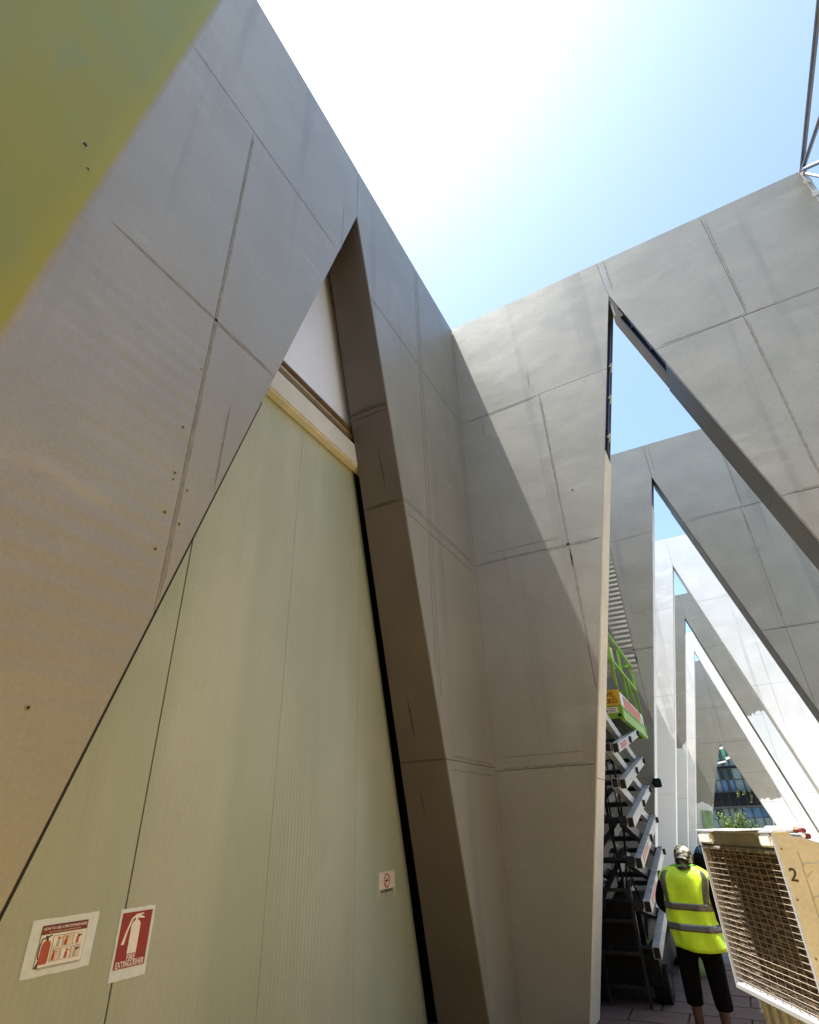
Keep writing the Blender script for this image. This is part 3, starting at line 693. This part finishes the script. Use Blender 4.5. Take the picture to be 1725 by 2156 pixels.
MB().tube([(XL - .06, y0 - .041, PB + .045), (XL - .06, y0 - .046, PB + .045)], .03, 12).build('bolt_hole', 'hole_dark', lf)
RT = PT + 1.05
for y in (y0 + .03, y0 + 1.25, y1 - .03):
    lb((XL - .045, y - .022, PT - .1), (XL - .005, y + .022, RT), 'guard_post')
    lb((XLi + .005, y - .022, PB + .1), (XLi + .045, y + .022, RT), 'guard_post')
for z in (RT, PT + .52):
    lb((XL - .05, y0, z - .025), (XL, y1, z + .025)); lb((XLi, y0, z - .025), (XLi + .05, y1, z + .025))
    lb((XLi + .05, y0, z - .025), (XL - .05, y0 + .045, z + .025)); lb((XLi + .05, y1 - .045, z - .025), (XL - .05, y1, z + .025))
MB().bar((XL - .025, y0 + 1.65, PT + .5), (XL - .025, y1 - .05, PB + .1), .035, .04).build('guard_brace', 'lime', lf)
lb((XL - .30, y0 + .5, PT + .35), (XL - .08, y0 + .62, PT + .75), 'control_panel', 'galv', .01)
lb((XL - .13, y0 + .9, PT + .55), (XL - .08, y0 + .95, PT + .95), 'document_tube', 'print_white', .01)
lb((XL - .7, y0 + .3, PT - .15), (XL - .35, y0 + .7, PT + .3), 'tool_box', 'black_paint', .01)

# ------------------------------------------------------------------ lamp on the second cross wall
lp = thing('work_lamp', 'small black work lamp clamped to the white edge of the second opening', 'lamp', (-1.36, 14.5, 2.62))
MB().box((-.08, -.14, -.09), (.09, -.02, .09)).build('housing', 'black_paint', lp, bevel=.02)
MB().bar((-.12, .0, .0), (.02, -.06, .02), .03, .03).build('bracket', 'black_paint', lp)
MB().tube([(.02, -.145, 0), (.02, -.15, 0)], .06, 12).build('lens', 'glass_dark', lp)

# ------------------------------------------------------------------ evaporative cooler (local x right, y away along its pad face)
ck = thing('evaporative_cooler', 'big beige evaporative cooler with a wire-covered pad, numbered 2, at lower right', 'cooler', (-.334, 5.99, 0), YAW)
W, D, Z0, Z1 = 1.13, .95, .85, 1.885
def cb(a, b, nm, m='cooler_shell', bev=.008, par=None): return MB().box(a, b).build(nm, m, par or ck, bevel=bev)
cb((.10, -W + .02, Z0 + .02), (D, -.02, Z1 - .14), 'inner_box', 'void', 0)
cb((0, -.035, Z0), (.12, 0, Z1), 'frame_post'); 
cb((0, -W, Z0 - .02), (.12, 0, Z0 + .022), 'frame_sill')
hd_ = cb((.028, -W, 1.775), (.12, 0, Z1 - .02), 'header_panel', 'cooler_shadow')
cb((-.012, -W, Z1 - .022), (.16, 0, Z1), 'header_lip', 'cooler_shell')
cb((-.165, -W + .13, Z1 + .001), (.10, -.33, Z1 + .006), 'added_shade_visor', 'cooler_shell', 0)  # added visor that throws shade over the middle of the grille
cb((-.012, -.24, 1.785), (.03, -.02, Z1 - .022), 'sunlit_header_block', 'cooler_sunlit', .012); cb((-.012, -W, 1.785), (.03, -W + .15, Z1 - .022), 'sunlit_header_block', 'cooler_sunlit', .012)  # added blocks, sunlit header patches put into their pale colour
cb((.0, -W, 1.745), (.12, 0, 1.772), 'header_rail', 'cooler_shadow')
for i in range(7): cb((-.004, -W + .06 + i * .155, 1.750), (.0, -W + .165 + i * .155, 1.764), 'rail_slot', 'rail_brown', 0)
cb((.055, -W + .012, Z0 + .02), (.10, -.03, 1.75), 'cooling_pad', 'pad', 0)
for i in range(12):
    y = -W + .03 + i * (W - .08) / 11; MB().tube([(.02, y, Z0 + .02), (.022, y + random.uniform(-.006, .006), 1.3), (.02, y, 1.75)], .0024, 5).build('wire', 'wire', ck)
for j in range(24):
    z = Z0 + .05 + j * .0375; MB().tube([(.014, -W + .005, z), (.016, -W / 2, z + random.uniform(-.003, .003)), (.014, -.035, z)], .0024, 5).build('wire', 'wire', ck)
# camera-facing end: shaped side panel with a sloping shoulder (profile in local x, z)
prof = [(.0, Z0 - .02), (D, Z0 - .02), (D, 1.60), (.44, 1.765), (.175, 1.845), (.12, 1.85), (.11, Z1), (.0, Z1)]
MB().prism(prof, lambda u, z, d: (u, -W - .035 + d, z), 0, .034).build('side_panel', 'cooler_shell', ck, bevel=.006)
MB().prism([(p[0], p[1]) for p in prof[3:5]] + [(.175, 1.83), (.44, 1.75)], lambda u, z, d: (u, -W + d, z), 0, W).build('shoulder_panel', 'cooler_shell', ck)
MB().prism([(.44, 1.765), (D, 1.60), (D, 1.585), (.44, 1.75)], lambda u, z, d: (u, -W + d, z), 0, W).build('shoulder_panel', 'cooler_shell', ck)
cb((-.005, -W - .04, Z1 - .03), (.112, -W + .25, Z1 + .012), 'top_cover', 'cooler_sunlit', .02)
cb((.005, -W - .04, Z0), (.0, -W, 1.78), 'corner_bead', 'cooler_sunlit', 0) if False else None
text_mesh('2', .105, 'lettering', 'print_black', ck, Matrix.Translation((.055, -W - .0372, 1.63)) @ Matrix.Rotation(pi / 2, 4, 'X') @ Matrix.Rotation(-.12, 4, 'Z'))
for x, z0, z1 in ((.13, .88, 1.76),): MB().box((x, -W - .0375, z0), (x + .005, -W - .0345, z1)).build('panel_seam', 'cooler_shadow', ck)
for z in (1.68, 1.5): MB().box((.14, -W - .04, z), (D - .02, -W - .0345, z + .012)).build('panel_rib', 'cooler_shell', ck)
cb((0.02, -.03, Z0), (D, 0.0, 1.60), 'far_panel', 'cooler_shell', 0); cb((D - .03, -W, Z0), (D, 0, 1.58), 'rear_panel', 'cooler_shell', 0)
for x, z, l, a in ((.30, 1.45, .10, .3), (.22, 1.25, .16, 1.2), (.5, 1.38, .12, -.2), (.36, 1.08, .07, .9), (.14, 1.62, .06, -.6)):
    MB().bar((x, -W - .0355, z), (x + l * cos(a), -W - .0355, z - l * sin(a)), .0012, .006).build('scratch', 'cooler_shadow', ck)
for x, z in ((.03, .92), (.03, 1.2), (.03, 1.5), (.03, 1.78), (.3, .9), (.55, .9), (.3, 1.77)):
    MB().tube([(x, -W - .034, z), (x, -W - .0385, z)], .007, 8).build('screw', 'rail_brown', ck)
# ribbed base
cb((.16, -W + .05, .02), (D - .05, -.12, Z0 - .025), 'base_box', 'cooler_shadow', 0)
for i in range(8):
    y = -W + .08 + i * .128; cb((.11, y, .03), (.165, y + .07, Z0 - .03), 'base_rib', 'cooler_shell', .015)
for y in (-.2, -.95):
    for x in (.25, .8): MB().tube([(x, y - .02, .03), (x, y + .02, .03)], .03, 10).build('castor', 'rubber', ck)
pw = MB().box((.0, 0, 0), (.012, .28, .5)).build('white_board', 'white_sheet'); pw.location = (-.21, 5.35, .02); pw.rotation_euler = (0, .12, YAW)
tag(pw, 'white board propped under the far end of the beige cooler', 'board')

# capped tubes on the cooler shoulder
cp = thing('tube_bundle', 'bundle of white and maroon capped tubes on the shoulder of the cooler', 'tubes', (.066, 5.03, 1.87), YAW)
for x, z, r, m in ((.0, .0, .022, 'white_sheet'), (.055, -.006, .015, 'maroon'), (.075, -.04, .017, 'maroon'), (.04, -.035, .015, 'white_sheet')):
    o = MB().tube([(x, 0, z), (x, .35, z)], r, 14).build('tube', m, cp)
MB().prism([(-.022 + .0, .0), (-.02, -.012), (-.008, -.021), (.008, -.021), (.02, -.012), (.022, 0)], lambda u, z, d: (u, -.002 + d, z), 0, .0015).build('cap_half', 'maroon', cp)
cp.location = (-.334 + .185 * cos(YAW) + W * sin(YAW), 5.99 + .185 * sin(YAW) - W * cos(YAW), 1.885)

# bag hanging beyond the cooler's far corner
bgm = thing('hanging_bag', 'black bag with a blue top beside the worker and the cooler', 'bag', (-.65, 8.25, .05))
m = MB(); m.tube([(.0, 0, 1.12), (.06, 0, 1.2), (.13, .0, 1.36), (.16, 0, 1.50), (.17, 0, 1.56)], [.05, .10, .115, .09, .06], 12); m.build('bag_body', 'cloth_black', bgm, smooth=True)
m = MB(); m.tube([(.17, 0, 1.55), (.185, 0, 1.60), (.20, 0, 1.63)], [.065, .05, .02], 12); m.build('bag_top', 'bag_blue', bgm, smooth=True)
MB().tube([(.0, .03, .0), (.0, .03, 1.16)], .02, 8).build('bag_stand', 'black_paint', bgm)

# green sack on the paving
gs = MB().tube([(0, 0, 0), (0, 0, .12), (.02, 0, .32), (.0, .02, .48), (.03, 0, .52)], [.12, .17, .15, .09, .03], 12).build('green_sack', 'green_sheet', None, smooth=True)
gs.location = (-1.0, 10.6, .03); tag(gs, 'pale green sack standing on the paving behind the worker', 'sack')
# green sheet by the far wall
g2 = MB().box((0, 0, 0), (.55, .03, 2.1)).build('plastic_sheet', 'green_sheet', None, bevel=.01); g2.location = (-2.02, 42.2, .1)
g2.rotation_euler = (-.04, .10, 0); tag(g2, 'pale green plastic sheet leaning on the far end wall left of the gap', 'sheet')

# ------------------------------------------------------------------ worker
def skin_mesh(name, verts, edges, m, parent=None, sub=2):
    me = bpy.data.meshes.new(name); me.from_pydata([v[:3] for v in verts], edges, [])
    o = bpy.data.objects.new(name, me); COL.objects.link(o)
    bm = bmesh.new(); bm.from_mesh(me); bm.verts.ensure_lookup_table()
    ly = bm.verts.layers.skin.verify()
    for i, v in enumerate(verts):
        r = v[3]; bm.verts[i][ly].radius = r if isinstance(r, tuple) else (r, r); bm.verts[i][ly].use_root = (i == 0)
    bm.to_mesh(me); bm.free()
    sk = o.modifiers.new('skin', 'SKIN'); sk.use_smooth_shade = True
    sb = o.modifiers.new('sub', 'SUBSURF'); sb.levels = sub; sb.render_levels = sub
    bpy.context.view_layer.update()
    me2 = bpy.data.meshes.new_from_object(o.evaluated_get(bpy.context.evaluated_depsgraph_get()))
    bpy.data.objects.remove(o); me2.name = name; me2.materials.clear(); me2.materials.append(MATS[m])
    for p in me2.polygons: p.use_smooth = True; p.material_index = 0
    o = bpy.data.objects.new(name, me2); COL.objects.link(o)
    if parent: o.parent = parent
    return o
PX, PY = -.70, 7.70
# skeleton (local, +y is away from the camera; person faces +y)
J = dict(pelvis=(.0, .0, .88), spine=(.01, .02, 1.08), chest=(.02, .03, 1.30), neck=(.045, .07, 1.485), head=(.06, .13, 1.58),
         ls=(-.165, .02, 1.43), le=(-.275, .02, 1.17), lw=(-.16, .24, 1.05), rs=(.215, .02, 1.42), re=(.285, -.02, 1.15), rw=(.25, .07, .92),
         lh=(-.11, .0, .84), lk=(-.13, .02, .46), la=(-.14, -.01, .09), rh=(.11, .0, .84), rk=(.11, .03, .45), ra=(.10, -.01, .09))
def P(n, r): return (*J[n], r)
body_v = [P('pelvis', (.14, .11)), P('spine', (.135, .10)), P('chest', (.15, .105)), P('neck', .058), P('head', (.078, .09)), (.062, .15, 1.64, (.07, .08)),
          P('ls', .062), P('le', .046), P('lw', .032), P('rs', .062), P('re', .046), P('rw', .032),
          P('lh', .09), P('lk', .06), P('la', .042), P('rh', .09), P('rk', .06), P('ra', .042),
          (-.16, .15, .04, .04), (.12, .15, .04, .04)]
body_e = [(0, 1), (1, 2), (2, 3), (3, 4), (4, 5), (2, 6), (6, 7), (7, 8), (2, 9), (9, 10), (10, 11), (0, 12), (12, 13), (13, 14), (0, 15), (15, 16), (16, 17), (14, 18), (17, 19)]
# hands: palm then five fingers of their own lengths
def hand(base, fwd, side, wi, verts, edges):
    f, s = Vector(fwd).normalized(), Vector(side).normalized(); u = f.cross(s); b = Vector(base)
    pi_ = len(verts); pm = b + f * .06; verts.append((*pm, (.034, .018))); edges.append((wi, pi_))
    for k, (off, ln) in enumerate(((-.027, .062), (-.009, .075), (.009, .07), (.026, .055))):
        i = len(verts); k0 = pm + f * .035 + s * off; k1 = k0 + f * ln * .55 - u * .008; k2 = k1 + f * ln * .4 - u * .028
        verts += [(*k0, .0095), (*k1, .0088), (*k2, .0075)]; edges += [(pi_, i), (i, i + 1), (i + 1, i + 2)]
    i = len(verts); t0 = b + f * .03 - s * .034; t1 = t0 + f * .035 - s * .018 - u * .012
    verts += [(*t0, .011), (*t1, .009)]; edges += [(pi_, i), (i, i + 1)]
hand(J['lw'], (.5, .8, -.25), (.8, -.5, 0), 8, body_v, body_e)
hand(J['rw'], (-.05, .25, -1), (.1, 1, .2), 11, body_v, body_e)
pr = skin_mesh('person', body_v, body_e, 'skin'); pr.location = (PX, PY, 0)
tag(pr, 'worker seen from behind in a yellow hi-vis vest, black shorts and camouflage headscarf', 'person')
skin_mesh('shirt', [P('pelvis', (.155, .125)), P('spine', (.15, .115)), P('chest', (.165, .12)), P('neck', .068), P('ls', .08), P('le', .066), (J['lw'][0] - .01, J['lw'][1] - .03, J['lw'][2] + .01, .048), P('rs', .08), P('re', .066), (J['rw'][0], J['rw'][1] - .01, J['rw'][2] + .04, .048)],
          [(0, 1), (1, 2), (2, 3), (2, 4), (4, 5), (5, 6), (2, 7), (7, 8), (8, 9)], 'cloth_black', pr)
skin_mesh('shorts', [P('pelvis', (.17, .135)), (-.115, 0, .80, .12), (-.13, .01, .55, .098), (-.14, .02, .36, .088), (-.14, .02, .33, .08), (.12, 0, .80, .12), (.115, .02, .55, .098), (.12, .03, .33, .09), (.12, .03, .30, .08), (0, 0, .98, (.155, .12))],
          [(0, 1), (1, 2), (2, 3), (3, 4), (0, 5), (5, 6), (6, 7), (7, 8), (0, 9)], 'cloth_black', pr)
for n_, x in (('la', -.15), ('ra', .11)): MB().tube([(x - .01, -.06, .035), (x, .02, .05), (x, .12, .045), (x + .005, .20, .03)], [.04, .05, .048, .03], 10).build('boot', 'black_paint', pr, smooth=True)
def ellipsoid(c, r, name, m, par, n=20, k=14, f=None):
    vs = []; fs = []
    for a in range(k + 1):
        th = pi * a / k
        for b_ in range(n):
            ph = 2 * pi * b_ / n; d = Vector((sin(th) * cos(ph), sin(th) * sin(ph), cos(th)))
            q = 1 + (f(d) if f else 0); vs.append((c[0] + r[0] * d.x * q, c[1] + r[1] * d.y * q, c[2] + r[2] * d.z * q))
    for a in range(k):
        for b_ in range(n): fs.append((a * n + b_, a * n + (b_ + 1) % n, (a + 1) * n + (b_ + 1) % n, (a + 1) * n + b_))
    return MB().add(vs, fs).build(name, m, par, smooth=True)
hs = ellipsoid((.06, .13, 1.595), (.098, .118, .112), 'headscarf', 'camo', pr, f=lambda d: .03 * sin(d.x * 9 + d.z * 7) + (.12 if d.z < -.3 and d.y < 0 else 0))
m = MB(); m.tube([(.05, .03, 1.60), (.045, -.01, 1.56), (.045, -.02, 1.51), (.045, .0, 1.47)], [.03, .07, .085, .06], 10); m.build('scarf_tail', 'camo', hs, smooth=True)
# vest: rings of (z, cx, cy, half width, half depth)
VR = [(.80, .055, -.005, .245, .165), (.87, .04, -.0, .245, .165), (.95, .02, .0, .235, .16), (1.05, .012, .015, .225, .152), (1.15, .01, .02, .222, .15), (1.25, .012, .025, .228, .15), (1.34, .018, .03, .24, .148), (1.41, .024, .035, .248, .14), (1.46, .028, .04, .225, .12), (1.50, .035, .05, .15, .095), (1.525, .04, .06, .085, .075)]
def vest_pt(z, a, off=0.0):
    for i in range(len(VR) - 1):
        if VR[i][0] <= z <= VR[i + 1][0]: break
    t = (z - VR[i][0]) / (VR[i + 1][0] - VR[i][0]); c = [VR[i][k] + (VR[i + 1][k] - VR[i][k]) * t for k in range(5)]
    ca, sa = cos(a), sin(a); e = .75
    fold = .006 * sin(a * 7 + z * 9) + .004 * sin(a * 13 - z * 17)
    x = c[1] + math.copysign(abs(ca) ** e, ca) * (c[3] + off + fold); y = c[2] + math.copysign(abs(sa) ** e, sa) * (c[4] + off + fold)
    zz = z - .05 * (x) * (1 if z < 1.3 else .35) - (.012 * sin(a * 3) if z < .85 else 0)
    return (x, y, zz)
def vest_patch(za, zb, a0, a1, off, nz, na, name, m, th=.004, close=False):
    vs = []; fs = []
    for l in range(2):
        for j in range(nz + 1):
            for i in range(na + 1): vs.append(vest_pt(za + (zb - za) * j / nz, a0 + (a1 - a0) * i / na, off - l * th))
    n1 = (nz + 1) * (na + 1)
    for j in range(nz):
        for i in range(na):
            a = j * (na + 1) + i; fs.append((a, a + 1, a + na + 2, a + na + 1)); fs.append((n1 + a, n1 + a + na + 1, n1 + a + na + 2, n1 + a + 1))
    for i in range(na): fs.append((i, n1 + i, n1 + i + 1, i + 1)); b = nz * (na + 1) + i; fs.append((b, b + 1, n1 + b + 1, n1 + b))
    for j in range(nz): a = j * (na + 1); b = a + na + 1; fs.append((a, b, n1 + b, n1 + a)); a += na; b += na; fs.append((a, n1 + a, n1 + b, b))
    return MB().add(vs, fs).build(name, m, pr if name == 'vest' else vest_o, smooth=True)
vest_o = None
vest_o = vest_patch(.80, 1.525, -pi, pi, .012, 26, 56, 'vest', 'vest')
vest_patch(.955, 1.015, -pi, pi, .017, 3, 56, 'reflective_band', 'reflective'); vest_patch(1.13, 1.19, -pi, pi, .017, 3, 56, 'reflective_band', 'reflective')
vest_patch(1.19, 1.475, -pi / 2 - .98, -pi / 2 - .66, .017, 12, 5, 'reflective_strap', 'reflective'); vest_patch(1.19, 1.475, -pi / 2 + .66, -pi / 2 + .98, .017, 12, 5, 'reflective_strap', 'reflective')
vest_patch(1.512, 1.526, -pi, pi, .016, 1, 40, 'collar_trim', 'vest_trim')

# ------------------------------------------------------------------ offices beyond the far wall
of = thing('office_building', 'dark glass office building with black slab bands behind the far end wall', 'building')
yO = 62.0
def ob(a, b, nm, m, par=None): return MB().box(a, b).build(nm, m, par or of)
ob((-9, yO + .4, 0), (11, yO + 14, 12.5), 'wall', 'facade_black')
for z0, z1 in ((2.5, 3.6), (5.52, 5.66), (8.6, 9.6), (12.2, 12.6)): ob((-9.2, yO - .5 if z1 - z0 > .5 else yO - .1, z0), (11.2, yO + .5, z1), 'floor_slab', 'facade_black')
ob((-9.2, yO - .55, 2.36), (11.2, yO - .3, 2.5), 'floor_slab', 'facade_frame'); ob((-9.2, yO - .55, 3.6), (11.2, yO - .42, 3.64), 'floor_slab', 'facade_frame')
for i in range(30): ob((-9 + i * .68, yO - .51, 2.55), (-8.98 + i * .68, yO - .502, 3.58), 'band_joint', 'facade_frame')
xs = [-9, -6.5, -4.2, -2.6, -1.5, -.95, -.45, .02, .18, .62, 1.35, 2.05, 2.9, 4.5, 6.5, 9, 11]
def kind(x, row):
    if row == 1: return 'glass_blue' if (-.45 <= x < 0.02 or .18 <= x < .62) else ('facade_black' if .0 < x < .1 else 'blind_mesh')
    if row == 0: return 'glass_blue' if .6 < x < 2.6 else ('glass_dark' if random.random() < .3 else 'blind_mesh')
    return 'glass_green' if row == 2 else 'glass_dark'
for row, (z0, z1, zm) in enumerate(((.3, 2.36, 1.55), (3.65, 5.52, 4.58), (5.66, 8.6, 6.2), (9.6, 12.2, 10.9))):
    for a, b in zip(xs[:-1], xs[1:]):
        fr = MB(); fr.box((a, yO + .02, z0), (a + .06, yO + .16, z1)); fr.box((b - .06, yO + .02, z0), (b, yO + .16, z1)); fr.box((a + .06, yO + .03, z0), (b - .06, yO + .15, z0 + .05)); fr.box((a + .06, yO + .03, zm - .03), (b - .06, yO + .15, zm + .03)); fr.box((a + .06, yO + .03, z1 - .05), (b - .06, yO + .15, z1))
        f = fr.build('window', 'facade_frame', of); c = (a + b) / 2
        lo = kind(c, row); hi = lo
        if row == 1 and -.5 < c < .65: hi = 'glass_dark'
        if row == 2: lo, hi = 'blind_mesh', 'glass_green'
        if row == 0: lo = 'blind_mesh'
        ob((a + .06, yO + .08, z0 + .05), (b - .06, yO + .10, zm - .03), 'pane', lo, f); ob((a + .06, yO + .08, zm + .03), (b - .06, yO + .10, z1 - .05), 'pane', hi, f)
for a, b, z, dz in ((-.35, .45, 5.98, .14), (.45, .95, 6.3, .22), (-.1, .6, 7.15, .18), (.0, .5, 7.5, .1)): MB().bar((a, yO - .06, z), (b, yO - .06, z + .12), .05, dz).build('ceiling_strip', 'facade_white', of)
for i in range(14): ob((-1.45 + i * .05, yO - .04, .5), (-1.43 + i * .05, yO - .02, 1.0), 'louvre', 'facade_frame') if i % 3 == 0 else None
for x in (2.62, 2.82, 3.0, 3.2): ob((x, yO - .3, 0), (x + .07, yO - .2, 2.3), 'facade_fin', 'galv')

def leaf_cloud(pts, size, name, m, parent):
    vs = []; fs = []
    for p in pts:
        n = Vector((random.gauss(0, 1), random.gauss(0, 1), random.gauss(0, .7))).normalized(); t = n.orthogonal().normalized(); t.rotate(Matrix.Rotation(random.random() * 6.28, 3, n)); b = n.cross(t)
        s = size * random.uniform(.6, 1.3); o = len(vs); c = Vector(p)
        vs += [c - t * s, c + b * s * .45 + n * s * .12, c + t * s, c - b * s * .45 + n * s * .12]; fs.append((o, o + 1, o + 2, o + 3))
    return MB().add(vs, fs).build(name, m, parent)
def shrub(x, y, h_, wd, label, m):
    r = thing('shrub', label, 'shrub', (x, y, 0), 0, 'shrubs in front of the offices')
    st = MB(); pts = []
    for k in range(9):
        a = random.random() * 6.28; l = random.uniform(.3, 1) * wd; top = Vector((cos(a) * l, sin(a) * l, h_ * random.uniform(.6, 1)))
        st.tube([(0, 0, 0), top * .5 + Vector((0, 0, .1)), top], [.03, .018, .006], 5)
        for _ in range(150):
            t = random.uniform(.25, 1.05); pts.append(top * t + Vector((random.gauss(0, .13), random.gauss(0, .13), random.gauss(0, .12))))
    st.build('stem', 'bark', r); leaf_cloud(pts, .075, 'foliage', m, r)
shrub(-.85, 57.5, 2.05, .42, 'yellow green shrub at the left side of the gap before the offices', 'leaf')
shrub(.25, 57.8, 1.95, .28, 'narrow upright green shrub in the middle of the gap before the offices', 'leaf')
shrub(1.05, 57.2, 1.35, .55, 'low dark green shrub at the right side of the gap before the offices', 'leaf_dark')
shrub(-.2, 58.3, 1.2, .6, 'low dark shrub between the two taller shrubs', 'leaf_dark')
for i, (x, l, lab) in enumerate(((.62, .5, 'short hanging vine at the left on the black slab band'), (1.1, .35, 'shortest hanging vine in the middle of the black slab band'), (1.55, .95, 'longest hanging vine at the right on the black slab band'))):
    v = thing('hanging_vine', lab, 'vine', (x, yO - .6, 3.66), 0, 'vines hanging from the office balcony')
    MB().tube([(0, .1, 0), (0, 0, -.1), (.05, 0, -l * .5), (.02, 0, -l)], .012, 5).build('stem', 'bark', v)
    leaf_cloud([(random.gauss(0, .05) + .05 * sin(t * 5), random.gauss(0, .04), -t * l) for t in [random.random() for _ in range(60)]], .06, 'foliage', 'leaf', v)
